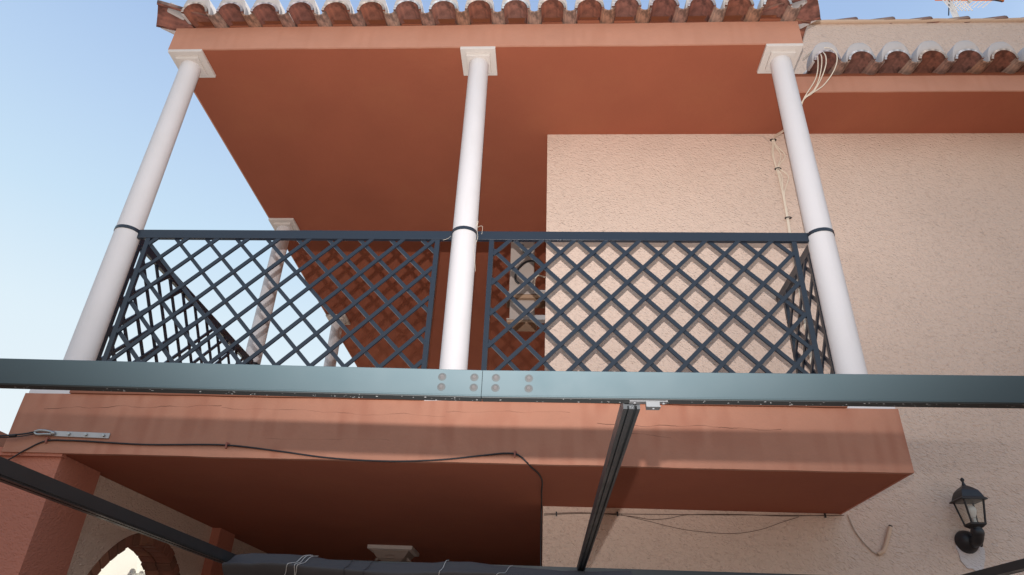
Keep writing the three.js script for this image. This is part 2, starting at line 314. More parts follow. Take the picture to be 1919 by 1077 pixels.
// a row of eave tiles along local x, mouths towards local +z
function tileRow(roof, origin, turn, x0, n, pitch, opts = {}) {
  const base = new THREE.Matrix4().makeRotationY(turn).setPosition(...origin);
  const put = (name, g, m, x, y, z, rx, rz, ry = 0) => {
    const o = part(name, g, m, roof); const l = new THREE.Matrix4().makeRotationFromEuler(new THREE.Euler(rx, ry, rz)).setPosition(x, y, z);
    o.applyMatrix4(new THREE.Matrix4().multiplyMatrices(base, l)); return o;
  };
  for (let k = 0; k < n; k++) {
    const x = x0 + k * pitch + (rT() - 0.5) * 0.008, dy = (rT() - 0.5) * 0.006, dz = (rT() - 0.5) * 0.012, rz = (rT() - 0.5) * 0.05, ry = (rT() - 0.5) * 0.03;
    put('roof_tile', coverG[Math.floor(rT() * 3)], M.clay[Math.floor(rT() * 4)], x, dy, dz, SL, rz, ry);
    if (opts.caps !== false) put('mortar_cap', capG[Math.floor(rT() * 2)], M.mortarwhite, x, dy + 0.003, dz - 0.004, SL, rz * 0.5);
    put('channel_tile', channelG, M.clay[Math.floor(rT() * 4)], x + pitch / 2 + (rT() - 0.5) * 0.01, 0.012 + dy, -0.014 + (rT() - 0.5) * 0.014, SL, (rT() - 0.5) * 0.05);
  }
}
const roof = thing('clay_tile_roof', 'clay barrel tile roof over the balcony with white mortared tile ends', 'roof', [0, 0, 0]);
const PITCH = 0.2558;
tileRow(roof, [0, 5.672, 0.142], 0, -2.037, 17, PITCH);
tileRow(roof, [XE - 0.115, 5.690, 0], -Math.PI / 2, -6.2, 24, 0.256, { caps: false });
tileRow(roof, [2.232 + 0.10, 5.690, 0], Math.PI / 2, 0.12, 2, 0.256, { caps: false });
{ // hip end tiles at the two front corners
  for (const [x, s] of [[XE, -1], [2.232, 1]]) {
    const o = part('hip_tile', coverG[1], M.clay[1], roof); o.scale.set(1.15, 1.1, 1);
    o.position.set(x + s * 0.105, 5.690, 0.105); o.rotation.set(SL * 0.7, s * 62 * D2R, 0, 'YXZ');
    const q = part('mortar_cap', capG[0], M.mortarwhite, roof); q.position.set(x + s * 0.09, 5.705, 0.07); q.rotation.y = s * 50 * D2R; q.scale.set(0.95, 0.9, 1);
  }
  const prof = [[-0.035, 5.655], [-0.035, 5.680], [-0.028, 5.70], [-0.03, 5.715], [-0.2, 5.76], [-0.2, 5.655]]; // z, y
  const bed = (x0, x1, z, dy) => { const g = prism(prof.map(([a, b]) => [a + z, b + dy]), x1 - x0); g.rotateY(-Math.PI / 2); g.translate(x1, 0, 0); return g; };
  const g = prism(prof.map(([a, b]) => [-a, b]), 4.47); g.rotateY(Math.PI / 2); g.translate(XE, 0, 0);
  part('mortar_bed', metreUV(g), M.bed, roof, 'red painted mortar under the eave tiles');
  // mortar plugs deep inside each tile mouth
  const plugS = new THREE.Shape(); plugS.absarc(0, 0, 0.088, 0, Math.PI); plugS.closePath();
  const pg = new THREE.ExtrudeGeometry(plugS, { depth: 0.05, bevelEnabled: true, bevelSize: 0.004, bevelThickness: 0.012, bevelSegments: 2, curveSegments: 12 }); pg.scale(1, 0.86, 1);
  const pgm = metreUV(pg);
  for (let k = 0; k < 17; k++) { const o = part('mortar_plug', pgm, M.bed, roof); o.position.set(-2.037 + k * PITCH, 5.700, -0.085 + (rT() - 0.5) * 0.03); o.rotation.x = -0.35; }
  // tiled slopes behind the eave course
  const hip = new THREE.BufferGeometry(), e = 5.74, rg = 6.25, xl = -2.1, xr = 2.1, zf = 0.0, zb = ZBACK, xm = -0.9;
  const P = [[xl, e, zf], [xr, e, zf], [xr, e, -0.93], [0.48, rg - 0.2, -1.4], [xm, rg, -1.6], [xm, rg, zb + 1.2], [xl, e, zb], [0.48, e, zb]];
  const F = [[0, 1, 4], [1, 3, 4], [1, 2, 3], [0, 4, 5], [0, 5, 6], [4, 3, 7], [4, 7, 5], [5, 7, 6]];
  hip.setAttribute('position', new THREE.Float32BufferAttribute(F.flat().flatMap(i => P[i]), 3)); hip.computeVertexNormals();
  const hd = part('roof_deck', metreUV(hip), M.floortile, roof);
  const rows = []; for (let j = 1; j <= 5; j++) for (let k = 0; k < 17; k++) { const x = -2.037 + k * PITCH, z = 0.142 - 0.3 * j; if (x < -2.1 + j * 0.28 || (x > 2.1 - j * 0.5)) continue; const q = coverG[0].clone(); q.rotateX(SL * 1.35); q.translate(x, 5.705 + 0.3 * j * Math.tan(SL * 1.35) + 0.02, z); rows.push(q); }
  const st = part('upper_tiles', mergeGeometries(rows), M.clay[0], roof); st.userData.kind = 'stuff';
}
const eaveRoof = thing('pent_roof', 'short tiled pent eave on the right with white arched mortar caps', 'roof', [0, 0, 0]);
tileRow(eaveRoof, [0, 5.650, -0.322], 0, 2.545, 19, 0.2535);
{
  const g = prism([[0.485, 5.599], [0.485, 5.625], [0.478, 5.655], [0.48, 5.672], [0.895, 5.76], [0.895, 5.602]], 5.0); g.rotateY(Math.PI / 2); g.translate(2.34, 0, 0);
  part('mortar_bed', metreUV(g), M.bed, eaveRoof);
  const rows = []; for (let k = 0; k < 19; k++) { const q = coverG[0].clone(); q.rotateX(SL); q.translate(2.545 + k * 0.2535, 5.715, -0.56); rows.push(q); }
  const st = part('upper_tiles', mergeGeometries(rows), M.clay[0], eaveRoof); st.userData.kind = 'stuff';
}
// parapet top of the main wall: mortar bead and tapering ridge tiles laid end to end
{
  const cap = thing('parapet_coping', 'row of overlapping brown ridge tiles along the top of the main wall', 'coping', [0, 0, 0]);
  part('mortar_bead', metreUV(toCreasedNormals(wobble(new THREE.CapsuleGeometry(0.022, 6.98, 6, 90, 60).rotateZ(Math.PI / 2).scale(1, 0.8, 1).translate(4.0, 6.752, ZW + 0.006).toNonIndexed(), 0.005, 2.3), 0.9)), M.conduit, cap);
  const g = barrel(0.115, 0.085, 0.36, 0.014, 0.8, 10);
  for (let k = 0; k < 15; k++) { const o = part('ridge_tile', g, M.clay[k % 2], cap); o.position.set(2.57 + 0.318 * (k + 1), 6.756 + (rT() - 0.5) * 0.006, ZW - 0.080); o.rotation.set(0, Math.PI / 2, 0, 'YXZ'); o.rotation.x = -3.2 * D2R; }
}

// ------------------------------------------------------------------ columns
function makeColumn(label, x, z, ring) {
  const t = thing('column', label, 'column', [x, YF, z], 'white balcony columns');
  const H = YS - YF;
  part('plinth', rbox(-0.12, 0.12, ring ? 0.0 : 0.0, 0.075, -0.12, 0.12, 0.004), M.white, t);
  part('plinth_step', rbox(-0.095, 0.095, 0.0745, 0.105, -0.095, 0.095, 0.006), M.white, t);
  const g = lathe([[0, 0.104], [0.083, 0.104], [0.0835, 0.12], [0.077, 0.13], [0.0762, 0.2], [0.0755, 0.9], [0.0735, 1.5], [0.0712, 2.0], [0.0695, H - 0.085], [0.0695, H - 0.055], [0.066, H - 0.0485]], 48);
  const u = g.attributes.uv, p = g.attributes.position; for (let i = 0; i < u.count; i++) u.setXY(i, u.getX(i) * 0.47, p.getY(i)); // metres
  part('shaft', g, M.white, t);
  const step = rbox(-0.083, 0.083, H - 0.049, H - 0.0245, -0.083, 0.083, 0.003);
  part('capital_step', step, M.capital, t);
  part('capital', rbox(-0.1235, 0.1235, H - 0.025, H - 0.0005, -0.1235, 0.1235, 0.0025), M.capital, t);
  if (ring) part('clamp_band', lathe([[0.0755, 3.930 - YF], [0.0785, 3.930 - YF], [0.0785, 3.952 - YF], [0.0752, 3.952 - YF]], 48), M.rail, t, 'thin dark railing clamp');
  return t;
}
makeColumn('white round column at the left front corner of the balcony', XL, -0.1245, true);
makeColumn('white round column in the middle of the balcony front', 0.0, -0.1245, true);
makeColumn('white round column at the right front corner of the balcony', XR, -0.1245, true);
makeColumn('white column set back behind the left lattice, its capital above the rail', XL, -2.185, true);
makeColumn('farthest white column, seen small through the left lattice', XL, -4.20, false);

// ------------------------------------------------------------------ lattice railings
const barUnit = new THREE.BoxGeometry(1, 0.022, 0.011);
function makeRailing(label, pos, turn, L, posts, cx, cy, dx = 0.192, dy = 0.2) { // local x from 0 to L, crossings through (cx, cy)
  const t = thing('lattice_railing', label, 'railing', pos, 'dark metal lattice railings of the balcony'); t.rotation.y = turn;
  const y1 = 3.897 - YF, y0 = 0.105, [pa, pb] = posts;
  part('top_rail', rbox(0, L, y1, y1 + 0.061, -0.0125, 0.0135, 0.0025), M.rail, t);
  part('bottom_rail', rbox(pa, pb, y0 - 0.03, y0, -0.0125, 0.0125, 0.002), M.rail, t);
  for (const p of posts) part('post', rbox(p - 0.0145, p + 0.0145, 0.019, y1 - 0.0005, -0.0125, 0.0125, 0.002), M.rail, t);
  const x0 = pa + 0.012, x1 = pb - 0.012, yy0 = y0 - 0.005, yy1 = y1 + 0.006, m = dy / dx;
  for (const s of [1, -1]) for (let k = -40; k <= 40; k++) {
    // line y = cy + s*m*(x - cx - k*dx)
    const f = (y) => cx + k * dx + (y - cy) / (s * m);
    let a = [f(yy0), yy0], b = [f(yy1), yy1]; if (a[0] > b[0]) [a, b] = [b, a];
    if (b[0] < x0 + 0.02 || a[0] > x1 - 0.02) continue;
    const clip = (p, X) => [X, cy + s * m * (X - cx - k * dx)];
    if (a[0] < x0) a = clip(a, x0); if (b[0] > x1) b = clip(b, x1);
    const len = Math.hypot(b[0] - a[0], b[1] - a[1]); if (len < 0.03) continue;
    const o = part('lattice_bar', barUnit, M.rail, t); o.position.set((a[0] + b[0]) / 2, (a[1] + b[1]) / 2, s > 0 ? 0.0057 : -0.0057); o.scale.x = len; o.rotation.z = Math.atan2(b[1] - a[1], b[0] - a[0]);
  }
  return t;
}
const ZR = -0.1245;
makeRailing('front lattice railing left of the middle column, sky and red ceiling behind', [-2.034, YF, ZR], 0, 1.960, [0.074, 1.874], -1.75 + 2.034, 3.859 - YF);
makeRailing('front lattice railing right of the middle column, casting a diamond shadow on the peach wall', [0.074, YF, ZR], 0, 1.960, [0.093, 1.872], 1.447 - 0.074, 3.714 - YF);
makeRailing('left side lattice railing running back to the set-back column', [-2.072, YF, -0.188], Math.PI / 2, 1.920, [0.018, 1.88], 0.233, 3.727 - YF);
makeRailing('short right side lattice railing running back to the wall', [2.085, YF, -0.190], Math.PI / 2, 0.70, [0.07, 0.575], 0.075, 3.765 - YF);

// ------------------------------------------------------------------ pergola
const perg = thing('pergola', 'slim dark blue-grey aluminium pergola frame in front of the house', 'pergola', [0, 0, 0]);
{
  const zf = 2.18, yt = 2.0765, yb = 2.0270;
  const sect = [[zf, yt - 0.001], [zf - 0.001, yt], [zf - 0.0215, yt], [zf - 0.0215, yb], [zf, yb], [zf + 0.0008, yb + 0.0006], [zf + 0.0008, yb + 0.0022], [zf, yb + 0.003]];
  const mk = (x0, x1) => { const g = prism(sect.map(([z, y]) => [-z, y]), x1 - x0); g.rotateY(Math.PI / 2); g.translate(x0, 0, 0); return metreUV(g); };
  const rise = (x) => x < 0.399 ? (0.399 - x) * 0.0095 : (x - 0.399) * 0.0060; // the two lengths dip slightly at their joint
  const dip = (g) => { const p = g.attributes.position; for (let i = 0; i < p.count; i++) p.setY(i, p.getY(i) + rise(p.getX(i))); return g; };
  part('front_beam', dip(mk(-2.3, 0.3985)), M.beam, perg); part('front_beam', dip(mk(0.3995, 3.4)), M.beam, perg);
  for (const [a, b] of [[-2.29, 0.398], [0.400, 3.39]]) part('underside_shade', dip(box(a, b, yb - 0.0016, yb - 0.0002, zf - 0.0212, zf - 0.0012)), M.beamdark, perg, 'dark strip added as the shade under the front beam');  // thin dark strips added below the beam to darken its underside like shade
  const head = mergeGeometries([lathe([[0, 0.0022], [0.0026, 0.0022], [0.0038, 0.0016], [0.0048, 0.0004], [0.0048, 0]], 18).rotateX(Math.PI / 2), new THREE.TorusGeometry(0.0030, 0.0007, 5, 14).translate(0, 0, 0.0022), new THREE.BoxGeometry(0.0042, 0.0009, 0.0009).translate(0, 0, 0.0024)].map(g => { const q = g.index ? g.toNonIndexed() : g; return q; }));
  const washer = lathe([[0, 0.0005], [0.0072, 0.0005], [0.0074, 0]], 20).rotateX(Math.PI / 2);
  for (const x of [0.328, 0.385, 0.423, 0.481]) for (const y of [2.0622, 2.0432]) { const ws = part('washer', washer, M.beamdark, perg); ws.position.set(x, y - (x - 0.4) * 0.002, zf + 0.0002);
    const o = part('bolt', head, M.bolt, perg); o.position.set(x, y - (x - 0.4) * 0.002, zf + 0.0006); o.rotation.z = x * 71 + y * 33; }
  // bracket under the beam that carries the middle rafter
  M.bracket = std({ color: new THREE.Color(0.11, 0.115, 0.12), roughness: 0.7, roughnessMap: TX.metal, metalness: 0.2 });
  const br = part('bracket', dip(mergeGeometries([box(0.655, 0.72, yb - 0.0035, yb - 0.0017, zf - 0.0165, zf - 0.005), box(0.683, 0.706, yb - 0.015, yb - 0.0029, zf - 0.016, zf - 0.006), box(0.683, 0.706, yb - 0.0155, yb - 0.0135, zf - 0.006, zf + 0.002)])), M.bracket, perg, 'small bright steel angle bracket');
  for (const x of [0.664, 0.713]) part('screw', new THREE.SphereGeometry(0.0032, 10, 6).scale(1, 0.6, 1).translate(x, yb - 0.0038, zf - 0.009), M.bracket, br);
  part('screw', new THREE.SphereGeometry(0.0026, 10, 6).scale(1, 0.7, 1).translate(0.694, yb - 0.016, zf - 0.002), M.bracket, br);
  // rafters with a double groove along the underside
  const rs = (w, h) => [[-w, 0], [-w, h], [w, h], [w, 0], [w * 0.62, 0], [w * 0.62, 0.006], [w * 0.30, 0.006], [w * 0.30, 0], [-w * 0.34, 0], [-w * 0.34, 0.006], [-w * 0.52, 0.006], [-w * 0.52, 0]];
  const rafter = (x, y, z0, z1, w, h) => { const sh = new THREE.Shape(rs(w, h).map(p => new THREE.Vector2(...p))), t = 0.0018; sh.holes.push(new THREE.Path([[-w + t, 0.0085], [w - t, 0.0085], [w - t, h - t], [-w + t, h - t]].map(p => new THREE.Vector2(...p)))); const g = new THREE.ExtrudeGeometry(sh, { depth: z0 - z1, bevelEnabled: false }); g.translate(x, y, z1); return part('rafter', metreUV(g), M.rafter, perg); };
  rafter(0.660, 2.0175, 2.1575, 0.12, 0.0145, 0.026);
  rafter(2.155, 1.996, 2.1575, 0.12, 0.0185, 0.030);
  { // left rafter: side groove
    const w = 0.021, h = 0.042, s = [[-w, 0], [-w, h], [w, h], [w, 0.005], [w - 0.004, 0.004], [w - 0.004, 0], [0.004, 0], [0.004, 0.005], [-0.004, 0.005], [-0.004, 0]];
    const g = prism(s, 2.0375); g.translate(-0.835, 1.990, 0.12); part('rafter', metreUV(g), M.rafter, perg);
  }
  part('rear_beam', box(-0.857, 3.4, 1.985, 2.040, 0.09, 0.119), M.rafter, perg);
  for (const x of [-2.2, 3.3]) { part('post', rbox(x - 0.04, x + 0.04, 0.02, yb - 0.001, 2.1585, 2.178, 0.004), M.rafter, perg); part('post', rbox(Math.max(x, -0.75) - 0.03, Math.max(x, -0.75) + 0.03, 0.02, 1.9845, 0.05, 0.118, 0.004), M.rafter, perg); }
  const r = rng(404), dg = new THREE.SphereGeometry(0.0026, 8, 6), drops = [];
  for (let k = 0; k < 120; k++) { const x = -0.55 + 1.9 * (0.02 + 0.96 * r()), s = 0.2 + 0.4 * r() * r(), q = dg.clone(); q.scale(s * (1 + r()), s * 0.55, s); q.translate(x, yb - 0.0017, zf - 0.019 + 0.016 * r()); drops.push(q); }
  const dm = part('lime_speck', dip(mergeGeometries(drops)), M.speck, perg, 'pale specks along the underside of the front beam'); dm.userData.kind = 'stuff';
}
// folded shade cloth hanging on the rear beam, with its cords
{
  const nx = 120, ny = 26, g = new THREE.PlaneGeometry(1, 1, nx, ny), p = g.attributes.position, n = noise2(303);
  for (let j = 0; j <= ny; j++) for (let i = 0; i <= nx; i++) {
    const s = i / nx, t = j / ny, x = -0.80 + 1.66 * s; const a = t * Math.PI * 1.15;
    const wv = (n(s * 9, t * 5, 64) - 0.5) * 0.03 + (n(s * 30, t * 4 + 9, 64) - 0.5) * 0.012;
    const top = 2.035 - 0.012 * s + 0.006 * Math.sin(s * 13);
    p.setXYZ(j * (nx + 1) + i, x, top - 0.16 * t + 0.005 * Math.sin(a * 5) * (t > 0.15 ? 1 : t / 0.15) + wv * 0.4, 0.20 + 0.17 * Math.sin(Math.min(a, 2.2)) + wv + 0.006 * Math.sin(t * 19));
  }
  g.computeVertexNormals();
  const back = g.clone(); const bp = back.attributes.position; for (let i = 0; i < bp.count; i++) bp.setZ(i, bp.getZ(i) - 0.006); const bi = back.index.array.slice().reverse(); back.setIndex(new THREE.BufferAttribute(bi, 1)); back.computeVertexNormals();
  solo('shade_cloth', metreUV(mergeGeometries([g, back])), M.fabric, 'folded grey shade cloth along the bottom edge of the photo, under the porch ceiling', 'shade cloth');
  const onCloth = (x, t, off) => { const s = (x + 0.80) / 1.66, a = t * Math.PI * 1.15, wv = (n(s * 9, t * 5, 64) - 0.5) * 0.03 + (n(s * 30, t * 4 + 9, 64) - 0.5) * 0.012; return [x, 2.035 - 0.012 * s + 0.006 * Math.sin(s * 13) - 0.16 * t + 0.005 * Math.sin(a * 5) * (t > 0.15 ? 1 : t / 0.15) + wv * 0.4 + off * (t < 0.2 ? 1 : 0.3), 0.20 + 0.17 * Math.sin(Math.min(a, 2.2)) + wv + 0.006 * Math.sin(t * 19) + off * (t < 0.2 ? 0.3 : 1)]; };
  const cord = (x, dx, m, label, rr0) => { const rr = rr0 * 0.62; return solo('cord', tube([0, 0.04, 0.1, 0.16, 0.24, 0.33, 0.43, 0.55, 0.7, 0.85].map(t => onCloth(x - dx * Math.pow(Math.min(1, t * 1.5), 1.4), t, 0.004 + rr)), rr, 60, 6), m, label, 'cord', 'cords tied round the grey shade cloth'); };
  cord(-0.50, 0.05, M.cordwhite, 'white cord over the shade cloth, leftmost of the three close together', 0.0025);
  cord(-0.492, 0.012, M.cordwhite, 'straight white cord over the shade cloth, middle of the three close together', 0.0025);
  cord(-0.468, 0.036, M.cordwhite, 'white cord over the shade cloth, rightmost of the three close together', 0.0025);
  cord(-0.29, 0.008, M.cable, 'black cord over the shade cloth, nearer to the white cords', 0.002);
  cord(-0.205, 0.018, M.cable, 'black cord over the shade cloth, directly left of the ceiling light', 0.002);
  cord(0.10, 0.02, M.cordwhite, 'single pale cord over the shade cloth, right of the ceiling light', 0.002);
  cord(0.37, 0.09, M.cordwhite, 'slanting pale cord over the right part of the shade cloth', 0.0016);
}

// ------------------------------------------------------------------ fittings and cables
{ // wall lantern
  const L = thing('wall_lantern', 'black four-sided wall lantern with clear glass on a pale plaster patch', 'lantern', [2.90, 2.345, ZW]);
  const zc = 0.125, six = 4, rot = Math.PI / 4;
  const hexL = (pts, m, name, par) => { const g = lathe(pts, six).toNonIndexed(); g.computeVertexNormals(); g.rotateY(rot); g.translate(0, 0, zc); return part(name, g, m, par); };
  const rf = hexL([[0.104, 0.246], [0.104, 0.252], [0.088, 0.262], [0.078, 0.285], [0.066, 0.305], [0.044, 0.322], [0.016, 0.338], [0, 0.342]], M.black, 'lamp_roof', L);
  part('roof_underside', (() => { const g = lathe([[0, 0.2445], [0.102, 0.2455]], six); g.rotateY(rot); g.translate(0, 0, zc); return g; })(), M.black, L);
  part('finial', lathe([[0.013, 0.338], [0.008, 0.352], [0.006, 0.362], [0.011, 0.370], [0.011, 0.378], [0.004, 0.386], [0, 0.387]], 16).translate(0, 0, zc), M.black, L);
  const rt = 0.080, rb = 0.055, yt = 0.248, yb = 0.118;
  hexL([[0, yb - 0.03], [0.036, yb - 0.026], [0.06, yb - 0.010], [0.062, yb], [0, yb + 0.001]], M.black, 'lamp_base', L);
  for (let k = 0; k < six; k++) {
    const a = k / six * 2 * Math.PI + rot, c = (r, aa) => [Math.sin(aa) * r, Math.cos(aa) * r + zc], A = c(rt, a), B = c(rb, a), a2 = a + Math.PI / 2, A2 = c(rt, a2), B2 = c(rb, a2);
    part('glazing_bar', rod([A[0], yt, A[1]], [B[0], yb, B[1]], 0.0058, 6), M.black, L);
    const g = new THREE.BufferGeometry(); g.setAttribute('position', new THREE.Float32BufferAttribute([A[0], yt, A[1], B[0], yb, B[1], B2[0], yb, B2[1], A[0], yt, A[1], B2[0], yb, B2[1], A2[0], yt, A2[1]], 3)); g.computeVertexNormals();
    g.setAttribute('uv', new THREE.Float32BufferAttribute(new Float32Array(12), 2)); part('pane', g, M.glass, L);
  }
  const bulb = part('bulb', lathe([[0, 0.222], [0.016, 0.219], [0.027, 0.205], [0.0285, 0.190], [0.022, 0.17], [0.014, 0.155], [0.013, 0.146], [0, 0.146]], 20).translate(0, 0, zc), M.bulb, L);
  part('bulb_socket', lathe([[0.0135, 0.1465], [0.0135, 0.119]], 16).translate(0, 0, zc), M.galv, bulb);
  part('arm', mergeGeometries([tube([[0, 0.10, zc], [0, 0.055, zc], [0, 0.025, zc - 0.03], [0, 0.03, 0.03]], 0.03, 24, 12), new THREE.SphereGeometry(0.036, 16, 12).scale(1, 1.05, 1).translate(0, 0.068, zc), lathe([[0, 0.07], [0.026, 0.066], [0.054, 0.045], [0.066, 0.012], [0.067, 0.004]], 28).rotateX(Math.PI / 2).translate(-0.01, 0.035, 0)].map(g => g.toNonIndexed())), M.black, L);
  part('knob', new THREE.SphereGeometry(0.012, 12, 8).scale(1, 1.6, 1).translate(0.052, 0.022, 0.035), M.black, L);
  const s = new THREE.Shape(); for (let i = 0; i < 40; i++) { const a = i / 40 * 2 * Math.PI, r = 1 + 0.05 * Math.sin(a * 5 + 1) + 0.03 * Math.sin(a * 11); const x = Math.cos(a) * 0.075 * r, y = Math.sin(a) * 0.105 * r - 0.02; i ? s.lineTo(x, y) : s.moveTo(x, y); } s.closePath();
  part('plaster_patch', metreUV(new THREE.ExtrudeGeometry(s, { depth: 0.004, bevelEnabled: true, bevelSize: 0.003, bevelThickness: 0.003, bevelSegments: 2 })), M.patch, L, 'pale plaster patch under the lantern');
  L.scale.setScalar(0.95);
}
{ // porch ceiling light
  const L = thing('ceiling_light', 'small dusty white ceiling light on the dark red porch ceiling', 'ceiling light', [-0.74, YB, -2.62]);
  const sq = (pts) => { const g = lathe(pts, 4).toNonIndexed(); g.computeVertexNormals(); g.rotateY(Math.PI / 4); return g; };
  const k = Math.SQRT1_2 * 2;
  part('base', sq([[0.18 * k, 0], [0.18 * k, -0.028], [0.165 * k, -0.03], [0.15 * k, -0.034]]), M.capital, L);
  part('diffuser', sq([[0.15 * k, -0.034], [0.11 * k, -0.085], [0.075 * k, -0.105], [0, -0.108]]), M.boxwhite, L);
  for (let i = 0; i < 4; i++) { const o = part('leaf_relief', new THREE.SphereGeometry(0.04, 12, 8).scale(1, 0.35, 0.7), M.boxwhite, L); const a = i * Math.PI / 2; o.position.set(Math.sin(a) * 0.12, -0.075, Math.cos(a) * 0.12); o.rotation.set(0.6 * Math.cos(a), 0, -0.6 * Math.sin(a)); }
}
{ // box on the return wall, seen through the lattice
  const B = thing('wall_cabinet', 'weathered white cabinet with black cable loops behind the right lattice, beside the wall corner', 'cabinet', [0.30, 3.94, -1.32]);
  part('cabinet_body', rbox(-0.095, 0.095, 0.26, 0.74, -0.10, 0.02, 0.006), M.boxwhite, B);
  part('tray', rbox(-0.115, 0.185, 0.205, 0.235, -0.12, 0.05, 0.004), M.rust, B, 'rusty tray');
  part('tray_lip', rbox(-0.12, 0.187, 0.235, 0.258, -0.12, 0.056, 0.004), M.boxwhite, B);
  part('lower_box', rbox(-0.085, 0.105, 0.03, 0.2045, -0.10, 0.02, 0.008), M.boxwhite, B);
  part('tray', rbox(-0.10, 0.12, -0.004, 0.018, -0.11, 0.045, 0.004), M.rust, B, 'rusty tray');
  part('tray_lip', rbox(-0.104, 0.124, 0.018, 0.0295, -0.11, 0.05, 0.003), M.boxwhite, B);
  part('bracket', box(0.1, 0.19, 0.27, 0.32, -0.09, -0.03), M.galv, B);
  part('bracket', box(0.1, 0.19, 0.06, 0.10, -0.09, -0.03), M.galv, B);
  part('cable', tube([[0.0, 0.70, 0.03], [0.01, 0.62, 0.06], [0.06, 0.57, 0.07], [0.13, 0.55, 0.05], [0.18, 0.52, 0.0]], 0.008), M.cable, B);
  part('cable', tube([[0.17, 0.50, 0.0], [0.10, 0.53, 0.06], [0.02, 0.50, 0.08], [-0.04, 0.42, 0.07], [-0.045, 0.36, 0.05], [-0.02, 0.34, 0.03]], 0.009), M.cable, B);
  part('cable', tube([[0.18, 0.42, 0.0], [0.12, 0.40, 0.05], [0.10, 0.30, 0.05], [0.11, 0.262, 0.03]], 0.006), M.cablelight, B);
}
// galvanised strap with shackle and steel rope on the slab edge
{
  const S = thing('anchor_strap', 'galvanised steel strap bolted to the left end of the slab edge', 'strap', [-1.85, 2.608, 0.0145]);
  const pl = part('plate', rbox(-0.152, 0.156, -0.014, 0.014, 0, 0.007, 0.002), M.galv, S); pl.rotation.z = -0.02;
  for (const x of [-0.055, 0.035, 0.128]) { const b = part('bolt', lathe([[0, 0.008], [0.007, 0.008], [0.008, 0.0065], [0.008, 0]], 6).rotateX(Math.PI / 2), M.steel, S); b.position.set(x, -x * 0.02, 0.0072); }
  part('shackle', mergeGeometries([tube([[-0.13, 0.004, 0.012], [-0.17, 0.012, 0.016], [-0.215, 0.014, 0.014], [-0.235, 0.006, 0.012], [-0.222, -0.004, 0.012], [-0.17, -0.004, 0.014], [-0.135, -0.004, 0.012]], 0.0065, 40, 8), new THREE.SphereGeometry(0.011, 12, 8).translate(-0.135, 0.001, 0.014)].map(g => g.toNonIndexed())), M.steel, S);
  const r = tube([[-2.075, 2.617, 0.027], [-2.12, 2.603, 0.035], [-2.2, 2.586, 0.05], [-2.32, 2.574, 0.07], [-3.4, 2.45, 0.2]], 0.0045, 60, 8);
  const r2 = tube([[-2.07, 2.609, 0.027], [-2.13, 2.588, 0.04], [-2.2, 2.578, 0.045], [-2.34, 2.57, 0.07]], 0.003, 40, 8), cl = rod([-2.16, 2.59, 0.045], [-2.19, 2.585, 0.05], 0.008);
  solo('wire_rope', mergeGeometries([r, r2, cl]), M.cable, 'frayed dark wire rope leaving the shackle to the left', 'wire rope');
}
solo('cable', tube([[-3.2, 2.30, 0.16], [-2.5, 2.40, 0.05], [-2.206, 2.46, 0.012], [-2.10, 2.525, 0.02], [-2.02, 2.571, 0.019], [-1.9, 2.577, 0.019], [-1.5, 2.565, 0.019], [-1.079, 2.571, 0.019], [-0.8, 2.545, 0.021], [-0.55, 2.518, 0.022], [-0.25, 2.509, 0.022], [0.0, 2.522, 0.022], [0.2, 2.548, 0.020], [0.32, 2.562, 0.019], [0.37, 2.556, 0.019], [0.415, 2.52, 0.018], [0.435, 2.509, -0.02], [0.47, 2.509, -0.14], [0.487, 2.508, -0.27], [0.484, 2.508, -0.5], [0.482, 2.507, -0.86], [0.481, 2.48, -0.885], [0.481, 2.0, -0.888], [0.481, 1.2, -0.888]], 0.0042, 260, 6), M.cable, 'black cable running along the slab edge and down the porch wall corner', 'cable');
for (const [x, y] of [[-2.01, 2.577], [-1.079, 2.571], [0.356, 2.560]]) solo('cable_clip', mergeGeometries([box(x - 0.004, x + 0.004, y - 0.016, y + 0.014, 0.014, 0.026), box(x + 0.003, x + 0.009, y + 0.004, y + 0.012, 0.014, 0.022)]), M.cablered, 'painted clip holding the black cable ' + (x < -2 ? 'under the steel strap' : x < 0 ? 'above the porch ceiling edge' : 'where it bends under the slab'), 'cable clip', 'clips of the black cable');
// thin painted wires under the slab, along the top of the lower wall
const zc = ZW + 0.006;
solo('wire', tube([[0.496, 2.463, zc], [0.7, 2.478, zc], [1.0, 2.482, zc], [1.4, 2.489, zc], [1.8, 2.497, zc], [2.13, 2.503, zc], [2.24, 2.508, zc]], 0.0022, 80, 6), M.wiredark, 'taut dark wire along the top of the lower wall under the slab', 'wire', 'wires under the slab');
solo('wire', tube([[0.496, 2.470, zc + 0.002], [0.72, 2.483, zc], [1.0, 2.470, zc], [1.12, 2.455, zc], [1.22, 2.462, zc], [1.32, 2.484, zc], [1.6, 2.497, zc], [1.9, 2.494, zc], [2.13, 2.505, zc]], 0.0018, 90, 6), M.wiredark, 'loosely dipping dark wire just under the slab', 'wire', 'wires under the slab');
solo('wire', tube([[0.95, 2.477, zc + 0.001], [1.1, 2.446, zc], [1.3, 2.405, zc], [1.5, 2.388, zc], [1.62, 2.391, zc], [1.75, 2.415, zc], [1.88, 2.46, zc], [1.98, 2.492, zc]], 0.0015, 80, 6), M.wiredark, 'thin wire sagging lowest across the lower wall', 'wire', 'wires under the slab');
for (const [x, y] of [[0.57, 2.472], [2.13, 2.503], [0.93, 2.481]]) solo('wire_clip', box(x - 0.004, x + 0.004, y - 0.012, y + 0.012, ZW + 0.001, ZW + 0.013), M.black, 'small black clip on the under-slab wires ' + (x < 0.6 ? 'by the porch corner' : x > 2 ? 'near the slab end' : 'near the middle rafter'), 'wire clip', 'clips of the under-slab wires');
